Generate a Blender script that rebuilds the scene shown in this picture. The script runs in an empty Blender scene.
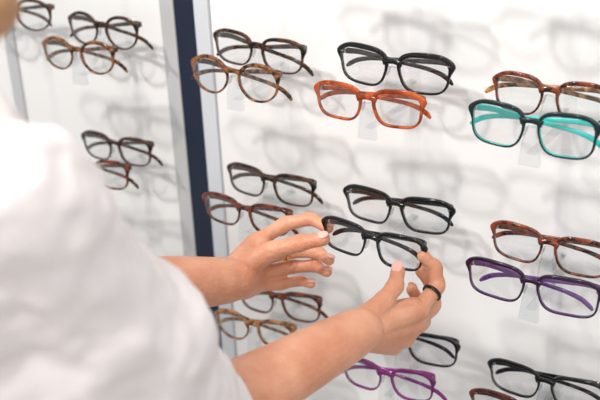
import bpy, bmesh, math, random
from mathutils import Vector, Matrix
random.seed(4)
C = bpy.context.scene.collection
scene = bpy.context.scene
PI = math.pi
# ------------------------------------------------------------------ camera frame
F = 1023.0
Xc = Vector((.841, -.193, .506)).normalized()
Zc = Vector((-.040, .909, .4135)); Zc = (Zc - Xc * Zc.dot(Xc)).normalized()
Yc = Zc.cross(Xc)
cam_r = Vector((Xc.x, Yc.x, Zc.x)); cam_u = Vector((Xc.y, Yc.y, Zc.y)); cam_b = Vector((Xc.z, Yc.z, Zc.z))
CAM = Vector((0, -1.04, 1.6))
def ray(u, v): return cam_r * ((u - 300) / F) + cam_u * ((200 - v) / F) - cam_b
def W(u, v, d): return CAM + ray(u, v) * d
def onY(u, v, y):
    r = ray(u, v); return CAM + r * ((y - CAM.y) / r.y)

# ------------------------------------------------------------------ materials
def mat(name, col, rough=.5, metal=0, **kw):
    m = bpy.data.materials.new(name); m.use_nodes = True
    b = m.node_tree.nodes['Principled BSDF']
    b.inputs['Base Color'].default_value = (*col, 1); b.inputs['Roughness'].default_value = rough
    b.inputs['Metallic'].default_value = metal
    for k, v in kw.items(): b.inputs[k.replace('_', ' ')].default_value = v
    return m
def bump(m, scale, strength, dist=.001, detail=4, stretch=None):
    nt = m.node_tree; b = nt.nodes['Principled BSDF']
    tc = nt.nodes.new('ShaderNodeTexCoord'); n = nt.nodes.new('ShaderNodeTexNoise'); bp = nt.nodes.new('ShaderNodeBump')
    n.inputs['Scale'].default_value = scale; n.inputs['Detail'].default_value = detail
    bp.inputs['Strength'].default_value = strength; bp.inputs['Distance'].default_value = dist
    src = tc.outputs['Object']
    if stretch:
        mp = nt.nodes.new('ShaderNodeMapping'); mp.inputs['Scale'].default_value = stretch
        nt.links.new(src, mp.inputs['Vector']); src = mp.outputs['Vector']
    nt.links.new(src, n.inputs['Vector']); nt.links.new(n.outputs['Fac'], bp.inputs['Height']); nt.links.new(bp.outputs['Normal'], b.inputs['Normal'])
    return m
def noisecol(m, c1, c2, scale, lo=.4, hi=.6, detail=3, dist=0.0):
    nt = m.node_tree; b = nt.nodes['Principled BSDF']
    tc = nt.nodes.new('ShaderNodeTexCoord'); n = nt.nodes.new('ShaderNodeTexNoise'); r = nt.nodes.new('ShaderNodeValToRGB')
    n.inputs['Scale'].default_value = scale; n.inputs['Detail'].default_value = detail; n.inputs['Distortion'].default_value = dist
    r.color_ramp.elements[0].position = lo; r.color_ramp.elements[0].color = (*c1, 1)
    r.color_ramp.elements[1].position = hi; r.color_ramp.elements[1].color = (*c2, 1)
    nt.links.new(tc.outputs['Object'], n.inputs['Vector']); nt.links.new(n.outputs['Fac'], r.inputs['Fac']); nt.links.new(r.outputs['Color'], b.inputs['Base Color'])
    return m
def clear(name, tint, refl_rough=.02, base=.05, edge=.5, power=4.0):
    """thin clear plastic or glass: transparent, reflecting more towards grazing angles"""
    m = bpy.data.materials.new(name); m.use_nodes = True; nt = m.node_tree; nt.nodes.clear()
    out = nt.nodes.new('ShaderNodeOutputMaterial'); mix = nt.nodes.new('ShaderNodeMixShader')
    t = nt.nodes.new('ShaderNodeBsdfTransparent'); g = nt.nodes.new('ShaderNodeBsdfGlossy'); lw = nt.nodes.new('ShaderNodeLayerWeight')
    lw.inputs['Blend'].default_value = .5
    pw = nt.nodes.new('ShaderNodeMath'); pw.operation = 'POWER'; pw.inputs[1].default_value = power
    ma = nt.nodes.new('ShaderNodeMath'); ma.operation = 'MULTIPLY_ADD'; ma.inputs[1].default_value = edge; ma.inputs[2].default_value = base
    t.inputs['Color'].default_value = (*tint, 1); g.inputs['Roughness'].default_value = refl_rough
    nt.links.new(lw.outputs['Facing'], pw.inputs[0]); nt.links.new(pw.outputs[0], ma.inputs[0]); nt.links.new(ma.outputs[0], mix.inputs[0])
    nt.links.new(t.outputs[0], mix.inputs[1]); nt.links.new(g.outputs[0], mix.inputs[2])
    nt.links.new(mix.outputs[0], out.inputs['Surface'])
    return m

M = {}
M['wall'] = bump(mat('white_panel', (.88, .88, .88), .3), 60, .02)
M['back'] = mat('navy_gap', (.003, .011, .035), .6)
M['silver'] = mat('brushed_metal', (.62, .63, .64), .45, .3)
M['edge'] = mat('panel_edge', (.64, .67, .72), .4)
M['floor'] = noisecol(mat('floor_tile', (.5, .48, .45), .4), (.45, .43, .4), (.55, .53, .5), 3)
M['lens'] = clear('lens_glass', (.965, .975, .985), .01, .11, .7, 2.4)
M['acrylic'] = clear('clear_acrylic', (.965, .975, .98), .05, .07, .5, 2.8)
M['strip'] = clear('clear_acrylic_strip', (.996, .997, .998), .1, .012, .06, 3.0)
M['black'] = mat('black_acetate', (.005, .005, .006), .10)
M['hinge'] = mat('hinge_metal', (.75, .73, .7), .25, 1)
M['pad'] = clear('nose_pad_plastic', (.85, .85, .85), .1)
def tort(n, c1, c2, s=90, lo=.42, hi=.58): return noisecol(mat(n, c1, .12), c1, c2, s, lo, hi, 4, .8)
M['tort_dark'] = tort('dark_tortoise', (.007, .004, .003), (.085, .028, .010), 90)
M['tort'] = tort('tortoise', (.012, .006, .003), (.28, .10, .026), 130)
M['tort_red'] = tort('red_tortoise', (.022, .005, .004), (.23, .042, .012), 110)
M['tort_light'] = tort('honey_tortoise', (.10, .035, .010), (.50, .24, .09), 110)
M['amber'] = tort('amber_acetate', (.20, .028, .004), (.50, .085, .010), 70)
M['brown'] = tort('brown_acetate', (.04, .01, .007), (.12, .03, .016), 50)
M['teal_d'] = mat('dark_teal_acetate', (.002, .014, .018), .15)
M['turq_t'] = mat('turquoise_acetate', (.02, .56, .51), .15)
M['plum_d'] = mat('dark_plum_acetate', (.020, .004, .026), .15)
M['plum_t'] = mat('purple_acetate', (.12, .03, .20), .15)
M['magenta_d'] = mat('dark_magenta_acetate', (.15, .012, .12), .15)
M['magenta_t'] = mat('magenta_acetate', (.25, .035, .22), .15)
skin = mat('skin', (.7, .37, .25), .40)
noisecol(skin, (.60, .245, .140), (.74, .375, .238), 28, .30, .72, 5)
skin.node_tree.nodes['Principled BSDF'].inputs['Subsurface Weight'].default_value = .10
skin.node_tree.nodes['Principled BSDF'].inputs['Subsurface Radius'].default_value = (.008, .003, .0015)
skin.node_tree.nodes['Principled BSDF'].inputs['Subsurface Scale'].default_value = .4
bump(skin, 240, .75, .0017, 6)
M['skin'] = skin
M['nail'] = mat('nail', (.80, .44, .38), .25)
M['shirt'] = bump(mat('white_cotton', (.76, .715, .72), .85), 9, .6, .04, 3)
M['hair'] = bump(mat('hair_brown', (.42, .22, .11), .45), 60, .8, .004, 3, (6, 6, .5))
M['trouser'] = bump(mat('denim', (.05, .08, .16), .85), 200, .2)
M['gold'] = mat('gold', (.9, .52, .12), .2, 1)
M['darkring'] = mat('dark_ring_metal', (.03, .025, .022), .15, .6)
M['eyew'] = mat('eye_white', (.85, .84, .82), .2)
M['lip'] = mat('lip', (.6, .2, .18), .4)
M['shoe'] = mat('shoe_leather', (.03, .03, .03), .4)

# ------------------------------------------------------------------ helpers
def link(name, bm, m, parent=None, smooth=True, mw=None):
    bmesh.ops.recalc_face_normals(bm, faces=bm.faces)
    me = bpy.data.meshes.new(name); bm.to_mesh(me); bm.free()
    if smooth:
        for p in me.polygons: p.use_smooth = True
    o = bpy.data.objects.new(name, me); C.objects.link(o)
    for q in (m if isinstance(m, (list, tuple)) else [m]): me.materials.append(q)
    if parent: o.parent = parent
    if mw is not None: o.matrix_world = mw
    return o
def empty(name, label, cat, group=None, mw=None):
    o = bpy.data.objects.new(name, None); C.objects.link(o); o.empty_display_size = .03
    o['label'] = label; o['category'] = cat
    if group: o['group'] = group
    if mw is not None: o.matrix_world = mw
    return o
def box(bm, x0, x1, y0, y1, z0, z1, bev=0):
    vs = [bm.verts.new((x, y, z)) for x in (x0, x1) for y in (y0, y1) for z in (z0, z1)]
    fs = [bm.faces.new([vs[i] for i in f]) for f in ((0,1,3,2),(4,6,7,5),(0,4,5,1),(2,3,7,6),(0,2,6,4),(1,5,7,3))]
    if bev:
        es = list({e for f in fs for e in f.edges})
        bmesh.ops.bevel(bm, geom=es, offset=bev, segments=2, affect='EDGES', profile=.6)
def struct(name, dims, m, bev=0):
    bm = bmesh.new(); box(bm, *dims, bev); o = link(name, bm, m, smooth=False); o['kind'] = 'structure'; return o
def catmull(pts, rad, n=6):
    P = [Vector(p) for p in pts]; out = []; R = []
    for i in range(len(P) - 1):
        p0 = P[i-1] if i else P[0]*2 - P[1]; p1, p2 = P[i], P[i+1]; p3 = P[i+2] if i + 2 < len(P) else P[-1]*2 - P[-2]
        for k in range(n):
            t = k / n
            out.append(.5*((2*p1) + (p2-p0)*t + (2*p0-5*p1+4*p2-p3)*t*t + (3*p1-p0-3*p2+p3)*t**3)); R.append(rad[i]*(1-t) + rad[i+1]*t)
    out.append(P[-1]); R.append(rad[-1]); return out, R
def limb(bm, pts, rad, seg=16, n=6, caps=True, up=None, flat=1.0):
    P, R = catmull(pts, rad, n)
    T = [(P[min(i+1, len(P)-1)] - P[max(i-1, 0)]).normalized() for i in range(len(P))]
    a, b = P[0], P[-1]; ra, rb = R[0], R[-1]; ta, tb = T[0], T[-1]; pre = []; post = []
    for k in (.97, .85, .6, .3):
        pre.append((a - ta * ra * k, ra * math.sqrt(1 - k*k), ta)); post.insert(0, (b + tb * rb * k, rb * math.sqrt(1 - k*k), tb))
    if caps in (True, 'start'): P = [q[0] for q in pre] + P; R = [q[1] for q in pre] + R; T = [q[2] for q in pre] + T
    if caps is True: P = P + [q[0] for q in post]; R = R + [q[1] for q in post]; T = T + [q[2] for q in post]
    u = Vector(up) if up is not None else (Vector((0, 0, 1)) if abs(T[0].z) < .9 else Vector((1, 0, 0)))
    rings = []
    for p, r, t in zip(P, R, T):
        u = (u - t * u.dot(t)).normalized(); s = t.cross(u)
        rings.append([bm.verts.new(p + s * (r * math.cos(2*PI*k/seg)) + u * (r * flat * math.sin(2*PI*k/seg))) for k in range(seg)])
    for a, b in zip(rings, rings[1:]):
        for k in range(seg): bm.faces.new((a[k], a[(k+1) % seg], b[(k+1) % seg], b[k]))
    bm.faces.new(rings[0][::-1]); bm.faces.new(rings[-1])
def loft(bm, secs, seg=32):
    rings = [[bm.verts.new((cx + rx*math.cos(2*PI*k/seg), cy + ry*math.sin(2*PI*k/seg), z)) for k in range(seg)] for cx, cy, z, rx, ry in secs]
    for a, b in zip(rings, rings[1:]):
        for k in range(seg): bm.faces.new((a[k], a[(k+1) % seg], b[(k+1) % seg], b[k]))
    bm.faces.new(rings[0][::-1]); bm.faces.new(rings[-1])
def ball(bm, c, rx, ry=None, rz=None, rot=None, u=20, v=14):
    ry = ry or rx; rz = rz or rx
    m = Matrix.Translation(c) @ (rot.to_4x4() if rot is not None else Matrix()) @ Matrix.Diagonal((rx, ry, rz, 1))
    bmesh.ops.create_uvsphere(bm, u_segments=u, v_segments=v, radius=1, matrix=m)
def remesh(o, vox, it=8, f=.5):
    m = o.modifiers.new('r', 'REMESH'); m.mode = 'VOXEL'; m.voxel_size = vox; m.use_smooth_shade = True
    s = o.modifiers.new('s', 'SMOOTH'); s.iterations = it; s.factor = f

# ------------------------------------------------------------------ setting
XL0, XL1 = -1.205, -.908
struct('floor', (-3, 2.5, -3.5, .03, -.05, 0), M['floor'])
struct('wall_back', (-3, 2.5, .022, .12, 0, 2.8), M['back'])
struct('wall_left', (-2.9, -1.228, 0, .02, 0, 2.8), M['wall'], .001)
struct('wall_middle', (XL0, XL1, 0, .02, .05, 2.8), M['wall'], .001)
struct('wall_right', (-.823, 2.4, 0, .02, .05, 2.8), M['wall'], .001)
struct('trim_1', (-.907, -.8825, -.004, .021, 0, 2.8), M['silver'], .002)
struct('trim_2', (-.848, -.824, -.004, .021, 0, 2.8), M['edge'], .002)
struct('trim_3', (-1.227, -1.206, -.004, .021, 0, 2.8), M['silver'], .002)
struct('trim_4', (-.882, -.8485, -.003, .0215, 0, 2.8), M['back'], .0005)

# ------------------------------------------------------------------ eyeglasses
def bar(bm, path, prof, n=None):
    P = [Vector(p) for p in path]; rings = []
    for i, p in enumerate(P):
        t = (P[min(i+1, len(P)-1)] - P[max(i-1, 0)]).normalized()
        s = t.cross(Vector((0, 0, 1))).normalized(); u = s.cross(t)
        h, w = prof[i]; h /= 2; w /= 2; b = min(h, w) * .55
        pts = [(-h, -w+b), (-h, w-b), (-h+b, w), (h-b, w), (h, w-b), (h, -w+b), (h-b, -w), (-h+b, -w)]
        rings.append([bm.verts.new(p + u*a + s*c) for a, c in pts])
    for a, b in zip(rings, rings[1:]):
        for k in range(8): bm.faces.new((a[k], a[(k+1) % 8], b[(k+1) % 8], b[k]))
    bm.faces.new(rings[0][::-1]); bm.faces.new(rings[-1])
def interp(path, vals, n):
    P, R = catmull(path, range(len(path)), n); out = []
    for r in R:
        i = min(int(r), len(vals)-2); t = r - i; out.append(tuple(vals[i][k]*(1-t) + vals[i+1][k]*t for k in range(2)))
    return P, out
BRIDGES = {}
def eyeglasses(L, R, y, fm, tm, label, shape='rect', H=.046, gap=.015, t0=.0022, ttop=.0022, lug=.0035, tap=.06, lift=.0008, drop=.13, group='eyeglasses on the display panels', col=None, yR=None, studs=False, tl=.138, hook=.65):
    pl, pr = onY(*L, y), onY(*R, yR if yR is not None else y)
    Wd = (pr - pl).length; ex = (pr - pl).normalized(); ey = Vector((0, 1, 0)); ey = (ey - ex*ey.dot(ex)).normalized(); ez = ex.cross(ey)
    zh = H * .27
    c = (pl + pr) / 2 - ez * zh
    mw = Matrix((ex, ey, ez)).transposed().to_4x4(); mw.translation = c
    root = empty('eyeglasses', label, 'eyeglasses', group, mw)
    n = {'rect': 4.0, 'round': 2.2, 'soft': 3.1, 'bold': 3.5}[shape]
    a = (Wd/2 - gap/2 - 2*t0 - lug) / 2; b = (H - 2*t0 - ttop) / 2; cx = gap/2 + t0 + a
    N = 96
    def inner(th):
        q, s = math.cos(th), math.sin(th)
        r = (abs(q)**n + abs(s)**n) ** (-1/n)      # even angular spacing of a superellipse
        q *= r; s *= r
        x = a*q; z = b*s
        x *= 1 + tap*(z/b)
        if q < 0: x += .13*a*max(0, -z/b)*(-q)     # nose cut
        z += lift*(x/a)
        return x, z
    ins = [inner(2*PI*k/N) for k in range(N)]; outs = []
    for k in range(N):
        x, z = ins[k]; x1, z1 = ins[(k+1) % N]; x0, z0 = ins[k-1]
        tx, tz = x1-x0, z1-z0; l = math.hypot(tx, tz) or 1; nx, nz = tz/l, -tx/l
        th = 2*PI*k/N; d = ((th - .50 + PI) % (2*PI)) - PI
        t = t0 + ttop*max(0, math.sin(th))
        g = math.exp(-(d/.24)**2)
        outs.append((x + nx*t + lug*g, z + nz*t + .0008*g))
    wrap = lambda x: .0040*(x/.07)**2
    bm = bmesh.new(); h = .0018; bv = .0004
    for sg in (1, -1):
        rings = []
        for (xi, zi), (xo, zo) in zip(ins, outs):
            prof = [(0, h), (0, -h+bv), (.15, -h), (.85, -h), (1, -h+bv*1.4), (1, h-bv), (.85, h)]
            rr = []
            for f, yy in prof:
                x = sg*(cx + xi + (xo-xi)*f); rr.append(bm.verts.new((x, yy + wrap(x), zi + (zo-zi)*f)))
            rings.append(rr)
        for k in range(N):
            A, B = rings[k], rings[(k+1) % N]
            for j in range(7):
                fc = bm.faces.new((A[j], A[(j+1) % 7], B[(j+1) % 7], B[j]))
                if isinstance(fm, tuple) and j not in (1, 2, 3, 4): fc.material_index = 1
    zb = b*.45; gx = gap/2 + t0 + .0018
    path = [(x*gx, wrap(0) - .0003, zb + .0022*(1 - x*x)) for x in [k/6 - 1 for k in range(13)]]
    bar(bm, path, [(.0055 + .0022*abs(x)**2, .0040) for x in [k/6 - 1 for k in range(13)]])
    link('front', bm, fm, root)
    for sg in (1, -1):
        bm = bmesh.new(); rings = []
        for r in (1.02, .8, .55, .28):
            rings.append([bm.verts.new((sg*(cx + x*r), wrap(cx) - .0022*(1 - r*r) - .0002, z*r)) for x, z in ins])
        ce = bm.verts.new((sg*cx, wrap(cx) - .0024, 0))
        for A, B in zip(rings, rings[1:]):
            for k in range(N): bm.faces.new((A[k], A[(k+1) % N], B[(k+1) % N], B[k]))
        for k in range(N): bm.faces.new((rings[-1][k], rings[-1][(k+1) % N], ce))
        link('lens', bm, M['lens'], root)
        bm = bmesh.new(); ball(bm, Vector((sg*(gap/2 - .0004), .0035, -b*.12)), .0016, .0034, .0062, Matrix.Rotation(sg*-.3, 3, 'Y'), 10, 8)
        link('nose_pad', bm, M['pad'], root)
        off = .0125 if sg < 0 else .0185
        x0 = -Wd/2 + .0045; e = wrap(Wd/2)
        s = drop; hk = hook
        p = [(x0, e+.001, zh), (x0+.0005, e+.005, zh), (x0+.004, off-.002, zh-.001), (x0+.02, off, zh-.02*s*.6), (x0+.06, off, zh-.06*s),
             (x0+tl*.70, off, zh-tl*.70*s), (x0+tl*.80, off, zh-tl*.80*s-.001*hk), (x0+tl*.90, off, zh-tl*.90*s-.005*hk), (x0+tl*.97, off-.001, zh-tl*.97*s-.012*hk), (x0+tl, off-.002, zh-tl*s-.017*hk)]
        v = [(.0070, .003), (.0070, .003), (.0070, .003), (.0062, .0028), (.0050, .0026), (.0046, .0026), (.0050, .0028), (.0056, .003), (.0056, .003), (.003, .002)]
        P, V = interp(p, v, 4); P = [Vector((-sg*q.x, q.y, q.z)) if sg > 0 else q for q in P]
        bm = bmesh.new(); bar(bm, P, V); tp = link('temple', bm, tm, root)
        bm = bmesh.new(); xx = sg*(Wd/2 - .0065); box(bm, xx-.0015, xx+.0015, e+.001, e+.0062, zh-.0028, zh+.0028, .0004)
        link('hinge', bm, M['hinge'], root)
        if studs:
            bm = bmesh.new(); ball(bm, Vector((sg*(Wd/2 - .005), e-.0019, zh+.001)), .0022, .0005, .0009, None, 10, 6)
            link('rivet', bm, M['hinge'], root)
    if col is not None:
        BRIDGES.setdefault(col, []).append((c + ez*(zb - .001), y))
    return root

UP, LO = -.055, -.105
G = eyeglasses
# left panel
G((-26, 2), (49, 9), UP, M['tort_dark'], M['tort_dark'], 'blurred dark brown round eyeglasses cut by the top left corner of the photo', 'round', H=.046, col='a', drop=.12)
G((66, 18), (137, 27), UP, M['tort_dark'], M['tort_dark'], 'dark round eyeglasses, upper pair at the top of the left display panel', 'round', H=.046, col='b', drop=.15)
G((40, 43), (113, 52), LO, M['tort'], M['tort'], 'brown tortoise round eyeglasses just below the dark round pair on the left panel', 'round', H=.045, col='b')
G((80, 136), (150, 148), UP, M['tort_dark'], M['tort_dark'], 'dark brown eyeglasses halfway down the left display panel', 'soft', H=.043, col='b')
G((55, 159), (127, 171), LO, M['tort_red'], M['tort_red'], 'red-brown eyeglasses partly hidden behind the white shirt shoulder', 'soft', H=.043, col='b')
# column 1
G((212, 35), (304, 52), UP, M['tort_dark'], M['tort_dark'], 'dark tortoise eyeglasses right of the navy strip, topmost of their column', 'soft', H=.044, col='c', drop=.15)
G((189, 61), (279, 78), LO, M['tort'], M['tort'], 'brown tortoise round eyeglasses overlapping the navy strip near the top', 'round', H=.048, col='c')
G((226, 168), (314, 188), UP, M['tort_dark'], M['tort_dark'], 'dark brown-black eyeglasses hanging directly above the left hand', 'bold', H=.043, col='c', drop=.10)
G((201, 197), (290, 218), LO, M['tort_red'], M['tort_red'], 'red-brown eyeglasses whose right lens is hidden by the left hand', 'soft', H=.042, col='c')
G((236, 287), (320, 305), UP, M['tort_red'], M['tort_red'], 'reddish tortoise eyeglasses right below the left hand', 'soft', H=.044, col='c', drop=.12)
G((213, 313), (294, 333), LO, M['tort_light'], M['tort_light'], 'honey tortoise eyeglasses lowest beside the white sleeve above the forearm', 'round', H=.045, col='c')
# column 2
G((337, 51), (452, 69), UP, M['black'], M['black'], 'glossy black rectangular eyeglasses at the top of the middle column', 'bold', H=.048, col='d', studs=True, drop=.08, ttop=.0034, t0=.0025, tap=.09, lift=.0014)
G((313, 88), (424, 104), LO, M['amber'], M['amber'], 'orange amber eyeglasses below the topmost black pair', 'bold', H=.044, col='d', t0=.0027, drop=.06)
G((343, 192), (452, 213), UP, M['black'], M['black'], 'black eyeglasses on the rail directly behind the held pair', 'rect', H=.046, col='d', studs=True, ttop=.0034, t0=.0025, drop=.08, tap=.09, lift=.0012)
G((350, 324), (458, 349), UP, M['black'], M['black'], 'black eyeglasses half hidden behind the right wrist near the bottom', 'bold', H=.045, col='d', drop=.08)
G((340, 361), (434, 384), LO, (M['magenta_d'], M['magenta_t']), M['magenta_t'], 'magenta purple eyeglasses at the bottom edge below the right hand', 'soft', H=.044, col='d', t0=.0020)
# column 3
G((492, 79), (612, 98), UP, M['tort_red'], M['tort_light'], 'brown tortoise eyeglasses behind and above the turquoise pair', 'soft', H=.046, col='e', drop=.08)
G((468, 108), (600, 131), LO, (M['teal_d'], M['turq_t']), M['turq_t'], 'turquoise and black eyeglasses on the right side', 'bold', H=.048, col='e', t0=.0023, drop=.09)
G((490, 227), (612, 256), UP, M['tort_red'], M['tort_red'], 'red-brown eyeglasses above the dark purple pair on the right', 'bold', H=.046, col='e', drop=.08)
G((465, 264), (602, 296), LO, (M['plum_d'], M['plum_t']), M['plum_t'], 'dark purple eyeglasses below the red-brown pair on the right', 'rect', H=.046, col='e', t0=.0021, drop=.11)
G((487, 364), (608, 396), UP, M['black'], M['black'], 'black eyeglasses at the bottom right corner', 'bold', H=.045, col='e', drop=.08)
G((468, 394), (596, 425), LO, M['brown'], M['brown'], 'brown eyeglasses mostly cut off by the bottom edge at right', 'soft', H=.044, col='e')
# the next row up, just above the photo's top edge: only their shadows fall into view
G((300, -64), (412, -48), LO, M['black'], M['black'], 'eyeglasses just above the top edge of the photo, in the middle', 'soft', col='d')
G((458, -66), (590, -46), LO, M['brown'], M['brown'], 'eyeglasses just above the top edge of the photo, at right', 'round', H=.05, col='e')
# held pair
held = G((321, 222), (425, 251), -.16, M['black'], M['black'], 'black rectangular eyeglasses held between both hands', 'rect', H=.042, group='eyeglasses in the hands', t0=.0020, ttop=.0022, drop=.10, tl=.120, hook=.6)

# ------------------------------------------------------------------ acrylic rails
rail_labels = {'a': 'clear acrylic display rail at the far left edge of the left panel', 'b': 'clear acrylic display rail on the left panel carrying four blurred eyeglasses',
 'c': 'clear acrylic display rail beside the navy strip, its lower part behind the left hand', 'd': 'clear acrylic display rail in the middle, behind the held eyeglasses', 'e': 'clear acrylic display rail on the right carrying the turquoise eyeglasses'}
for key, lst in BRIDGES.items():
    x = sum(p.x for p, _ in lst) / len(lst)
    t = empty('display_rail', rail_labels[key], 'display rail', 'clear display rails', Matrix.Translation((x, 0, .4)))
    bm = bmesh.new(); box(bm, -.007, .007, -.0030, -.0002, 0, 1.75, .0008); link('strip', bm, M['strip'], t, smooth=False)
    for p, y in lst:
        bm = bmesh.new(); px, pz = p.x - x, p.z - .4
        box(bm, px-.005, px+.005, y+.004, -.0032, pz-.0355, pz-.033, .0006)
        s = [(pz-.046, .0110), (pz-.030, .0095), (pz-.018, .0078), (pz-.0035, .0048)]
        rings = [[bm.verts.new((px+sx*w, yy, z)) for sx, yy in ((-1, y-.003), (1, y-.003), (1, y+.004), (-1, y+.004))] for z, w in s]
        for A, B in zip(rings, rings[1:]):
            for k in range(4): bm.faces.new((A[k], A[(k+1) % 4], B[(k+1) % 4], B[k]))
        bm.faces.new(rings[0][::-1]); bm.faces.new(rings[-1])
        link('nose_rest', bm, M['acrylic'], t, smooth=False)

# ------------------------------------------------------------------ person
person = empty('person', 'person in a white shirt seen from behind the shoulder, holding black eyeglasses with both hands', 'person', None, Matrix.Translation((-.636, -.66, 0)))
def pl(name, bm, m, smooth=True):
    o = link(name, bm, m, None, smooth); o.parent = person; o.matrix_parent_inverse = Matrix.Translation((.636, .66, 0)); return o
shR = W(20, 200, .65); shL = Vector((-.80, -.63, 1.345))
elR = W(130, 460, .90); elL = Vector((-.82, -.45, 1.07))
wrR = W(346, 338, 1.035); wrL = W(220, 281, 1.145)
body = bmesh.new()
limb(body, [shR, (shR+elR)/2, elR], [.030, .038, .038], 24)
limb(body, [shL, (shL+elL)/2, elL], [.034, .040, .038], 24)
fR = wrR - elR; limb(body, [elR, elR + fR*.3, elR + fR*.7, wrR, wrR + fR*.08], [.038, .041, .032, .0262, .023], 24)
fL = wrL - elL; limb(body, [elL, elL + fL*.3, elL + fL*.7, wrL, wrL + fL*.08], [.038, .041, .034, .0268, .023], 24)
loft(body, [(-.636, -.66, .93, .15, .10), (-.636, -.66, 1.08, .12, .085), (-.636, -.655, 1.24, .145, .10), (-.636, -.65, 1.31, .14, .07), (-.636, -.655, 1.355, .10, .05), (-.636, -.655, 1.415, .055, .05)])
hc = Vector((-.64, -.60, 1.565))
limb(body, [(-.636, -.655, 1.37), (-.637, -.635, 1.45), (-.638, -.615, 1.52)], [.054, .050, .052], 24)
tiltm = Matrix.Rotation(-.5, 3, 'X')
def hp(x, y, z): return hc + tiltm @ Vector((x, y, z))
ball(body, hp(0, -.01, .03), .073, .092, .088, tiltm, 32, 24)
ball(body, hp(0, .022, -.035), .055, .062, .068, tiltm, 28, 20)
ball(body, hp(0, .058, -.082), .024, .024, .020, tiltm)
limb(body, [hp(0, .082, .012), hp(0, .096, -.012), hp(0, .103, -.026)], [.007, .009, .0115], 12)
for s in (-1, 1):
    ball(body, hp(s*.008, .093, -.028), .008, .009, .007, tiltm)
    ball(body, hp(s*.074, -.005, -.01), .007, .018, .030, tiltm)
    ball(body, hp(s*.038, .062, -.03), .022, .02, .02, tiltm)
nails = []
def finger(pts, rads, dorsal=None, w=.0052):
    P = [W(*p) for p in pts]
    # knuckles a little thicker than the bones between them
    Q = [P[0]]; R = [rads[0]]
    for i in range(1, len(P)):
        Q.append((P[i-1]+P[i])/2); R.append((rads[i-1]+rads[i])/2*.91)
        Q.append(P[i]); R.append(rads[i]*(1.08 if i < len(P)-1 else 1))
    limb(body, Q, R, 14, 4)
    t = (P[-1]-P[-2]).normalized()
    if dorsal is None:
        d = (P[-2] - (P[-3]+P[-1])/2)
    else: d = cam_r*dorsal[0] + cam_u*dorsal[1] + cam_b*dorsal[2]
    d = (d - t*d.dot(t)).normalized(); nails.append((P[-1] + t*rads[-1]*.15 + d*rads[-1]*.84, t, d, w))
    return P
# ---- left hand (thumb in front of the rim, index behind it)
wl = (228, 278, 1.152)
L_idx = finger([(257, 241, 1.185), (286, 224, 1.196), (311, 219, 1.188), (328, 228, 1.172)], [.0098, .0090, .0080, .0068], (0, 1, .25))
L_mid = finger([(262, 258, 1.195), (293, 251, 1.208), (317, 252, 1.198), (329, 260, 1.182)], [.0098, .0090, .0080, .0068], (.1, .9, .2))
L_rng = finger([(261, 273, 1.203), (291, 267, 1.218), (315, 266, 1.206), (327, 272, 1.190)], [.0094, .0086, .0076, .0064], (0, .8, .3))
L_pin = finger([(256, 286, 1.203), (281, 284, 1.214), (300, 281, 1.205), (311, 284, 1.193)], [.0086, .0074, .0064, .0054], (0, .8, .3))
L_thm = finger([(244, 267, 1.162), (271, 251, 1.151), (300, 243, 1.146), (323, 239, 1.1395)], [.0135, .0110, .0100, .0082], (0, .95, .9), .0056)
for q, r0, r1 in (((257, 241, 1.185), .014, .0115), ((262, 258, 1.195), .015, .0115), ((261, 273, 1.203), .015, .011), ((256, 286, 1.203), .0145, .010)):
    mid = ((wl[0]+q[0])/2, (wl[1]+q[1])/2 - 1, (wl[2]+q[2])/2)
    limb(body, [W(*wl), W(*mid), W(*q)], [.0165, r0, r1], 16)
limb(body, [W(230, 277, 1.152), W(246, 266, 1.158), W(268, 252, 1.153)], [.0150, .0165, .0115], 16)
limb(body, [W(232, 284, 1.16), W(244, 287, 1.178), W(256, 285, 1.195)], [.0155, .0150, .011], 16)
limb(body, [W(262, 246, 1.178), W(252, 256, 1.178)], [.012, .014], 14)
# ---- right hand (back of the hand towards us)
wr = (354, 334, 1.043)
R_idx = finger([(419, 310, 1.092), (437, 286, 1.108), (435, 267, 1.107), (423, 256, 1.101)], [.0102, .0090, .0080, .0068])
R_mid = finger([(414, 325, 1.098), (433, 305, 1.124), (431, 284, 1.134), (421, 271, 1.124)], [.0102, .0090, .0080, .0070])
R_rng = finger([(405, 338, 1.100), (423, 321, 1.134), (420, 302, 1.146), (412, 290, 1.142)], [.0098, .0088, .0078, .0068])
R_pin = finger([(393, 346, 1.098), (408, 335, 1.128), (407, 320, 1.142), (401, 310, 1.140)], [.0090, .0078, .0070, .006])
R_thm = finger([(370, 316, 1.055), (384, 301, 1.067), (395, 286, 1.076), (398, 271, 1.087)], [.0138, .0108, .0096, .0080], (-.35, .15, 1), .0062)
for q, r0, r1 in (((419, 310, 1.092), .0138, .012), ((414, 325, 1.098), .0143, .012), ((405, 338, 1.100), .0143, .0115), ((393, 346, 1.098), .014, .0105)):
    mid = (wr[0]*.5+q[0]*.5, wr[1]*.5+q[1]*.5, wr[2]*.5+q[2]*.5 - .003)
    limb(body, [W(*wr), W(*mid), W(*q)], [.0165, r0, r1], 16)
limb(body, [W(353, 331, 1.043), W(369, 317, 1.055), W(384, 302, 1.067)], [.0155, .0150, .0112], 16)
limb(body, [W(374, 318, 1.060), W(398, 309, 1.082), W(414, 306, 1.09)], [.013, .010, .010], 14)
limb(body, [W(370, 325, 1.060), W(395, 322, 1.086)], [.0155, .014], 14)
bo = pl('body', body, M['skin']); remesh(bo, .0015, 5, .5)
for p, t, d, w in nails:
    bm = bmesh.new(); s = t.cross(d); rot = Matrix((s, t, d)).transposed()
    ball(bm, p, w, w*1.25, .0016, rot, 16, 10); pl('fingernail', bm, M['nail'])
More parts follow.
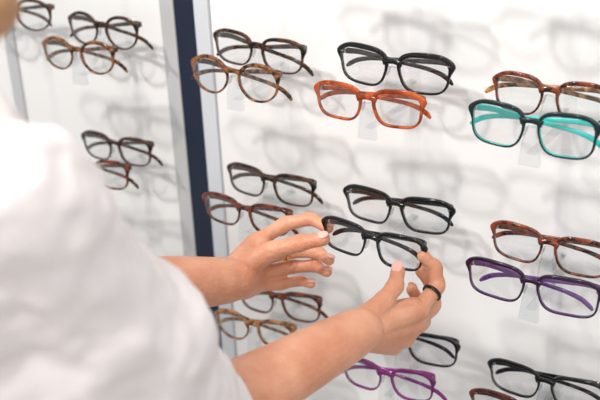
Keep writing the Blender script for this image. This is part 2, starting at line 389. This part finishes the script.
def ring(a, b, f, R, m, lab, r=.0009, wd=.0013):
    c = a.lerp(b, f); t = (b-a).normalized(); bm = bmesh.new()
    q = t.orthogonal().normalized(); s = t.cross(q); rr = []
    for k in range(40):
        an = 2*PI*k/40; o = q*math.cos(an) + s*math.sin(an)
        rr.append([bm.verts.new(c + o*(R + r*math.cos(2*PI*j/8)) + t*wd*math.sin(2*PI*j/8)) for j in range(8)])
    for k in range(40):
        for j in range(8): bm.faces.new((rr[k][j], rr[k][(j+1) % 8], rr[(k+1) % 40][(j+1) % 8], rr[(k+1) % 40][j]))
    o = pl('ring', bm, m); o['label'] = lab
ring(L_mid[0], L_mid[1], .72, .0104, M['gold'], 'thin gold finger ring', .0013, .0017)
ring(R_idx[0], R_idx[1], .72, .0102, M['darkring'], 'dark finger ring', .0012, .0022)
for s in (-1, 1):
    bm = bmesh.new(); ball(bm, hp(s*.031, .068, .004), .013, .012, .011, tiltm); pl('eye', bm, M['eyew'])
    bm = bmesh.new(); limb(bm, [hp(s*.014, .084, .024), hp(s*.032, .082, .030), hp(s*.05, .068, .024)], [.002, .003, .0015], 8); pl('eyebrow', bm, M['hair'])
bm = bmesh.new(); limb(bm, [hp(-.022, .076, -.055), hp(0, .088, -.056), hp(.022, .076, -.055)], [.002, .0065, .002], 10); pl('lips', bm, M['lip'])
# hair
bm = bmesh.new()
ball(bm, hp(0, -.022, .042), .086, .098, .092, tiltm, 32, 24)
for k in range(15):
    an = PI*1.5 + (k-7)*.24
    x, y = .078*math.cos(an), .085*math.sin(an)
    p0 = hp(x*.9, y*.9-.01, .04); p1 = hp(x*1.05, y-.01, -.05); p2 = Vector((p1.x*.98 - .0128, p1.y - .012, 1.41 + .01*math.sin(k*2.1)))
    limb(bm, [p0, p1, p2], [.026, .024, .012], 12)
limb(bm, [hp(.076, -.01, .04), hp(.082, .03, -.03), W(-12, -16, .60), W(2, 10, .60), W(-2, 34, .60)], [.024, .022, .016, .012, .005], 12)
hr = pl('hair', bm, M['hair']); remesh(hr, .004, 3)
# shirt
bm = bmesh.new()
cufR = elR.lerp(wrR, .43); cufL = elL.lerp(wrL, .40)
limb(bm, [shR, shR.lerp(elR, .30), shR.lerp(elR, .50), shR.lerp(elR, .78), elR, elR.lerp(wrR, .20), cufR], [.050, .066, .092, .108, .112, .096, .056], 32, caps='start')
limb(bm, [shL + Vector((.005, 0, -.005)), shL.lerp(elL, .5), elL, cufL], [.062, .063, .058, .048], 32, caps='start')
loft(bm, [(-.636, -.66, .86, .19, .135), (-.636, -.66, .97, .175, .125), (-.636, -.66, 1.1, .155, .115), (-.636, -.655, 1.24, .17, .125), (-.636, -.65, 1.33, .170, .105), (-.636, -.652, 1.375, .13, .085), (-.636, -.652, 1.42, .074, .066)])
sh = pl('shirt', bm, M['shirt']); remesh(sh, .006, 6)
tx = bpy.data.textures.new('folds', 'CLOUDS'); tx.noise_scale = .07; tx.noise_depth = 2
dm = sh.modifiers.new('d', 'DISPLACE'); dm.texture = tx; dm.strength = .028; dm.mid_level = .45; dm.texture_coords = 'GLOBAL'
bm = bmesh.new()
P = [(-.636 + .062*math.cos(a), -.645 + .058*math.sin(a), 1.42 - .012*math.sin(a)) for a in [2*PI*k/24 for k in range(25)]]
limb(bm, P, [.010]*25, 8, 2)
pl('collar', bm, M['shirt'])
bm = bmesh.new()
loft(bm, [(-.636, -.66, .80, .165, .115), (-.636, -.66, .9, .16, .11), (-.636, -.66, 1.0, .145, .10)])
for s in (-1, 1):
    limb(bm, [(-.636+s*.08, -.66, .84), (-.636+s*.085, -.65, .5), (-.636+s*.09, -.67, .09)], [.085, .062, .05], 20, caps=False)
tr = pl('trousers', bm, M['trouser']); remesh(tr, .01, 3)
for s in (-1, 1):
    bm = bmesh.new(); limb(bm, [(-.636+s*.09, -.70, .035), (-.636+s*.092, -.6, .035), (-.636+s*.095, -.52, .028)], [.034, .036, .026], 16); pl('shoe', bm, M['shoe'])

# ------------------------------------------------------------------ light
w = bpy.data.worlds.new('World'); scene.world = w; w.use_nodes = True
w.node_tree.nodes['Background'].inputs[0].default_value = (1, .99, .98, 1); w.node_tree.nodes['Background'].inputs[1].default_value = .60
def area(loc, tgt, size, power, col=(1, .97, .93)):
    l = bpy.data.lights.new('lamp', 'AREA'); l.size = size; l.energy = power; l.color = col; l.shape = 'DISK'
    o = bpy.data.objects.new('spot_or_fill_light', l); C.objects.link(o); o.location = loc
    o.rotation_euler = (Vector(tgt) - Vector(loc)).to_track_quat('-Z', 'Y').to_euler(); return o
area((-1.05, -1.15, 2.6), (-.55, 0, 1.15), .10, 18)
area((-.45, -1.25, 2.6), (-.5, 0, 1.15), .14, 13)
area((.5, -2.2, 2.3), (-.6, -.1, 1.2), 1.2, 18)  # broad fill light added behind the camera, stands for no ceiling spot

# ------------------------------------------------------------------ camera
cd = bpy.data.cameras.new('Camera'); cam = bpy.data.objects.new('Camera', cd); C.objects.link(cam)
mw = Matrix((cam_r, cam_u, cam_b)).transposed().to_4x4(); mw.translation = CAM; cam.matrix_world = mw
cd.sensor_width = 36; cd.lens = F/600*36; cd.clip_start = .01
cd.dof.use_dof = True; cd.dof.focus_distance = 1.13; cd.dof.aperture_fstop = 4.4
scene.camera = cam
scene.view_settings.view_transform = 'Standard'
scene.view_settings.exposure = 0
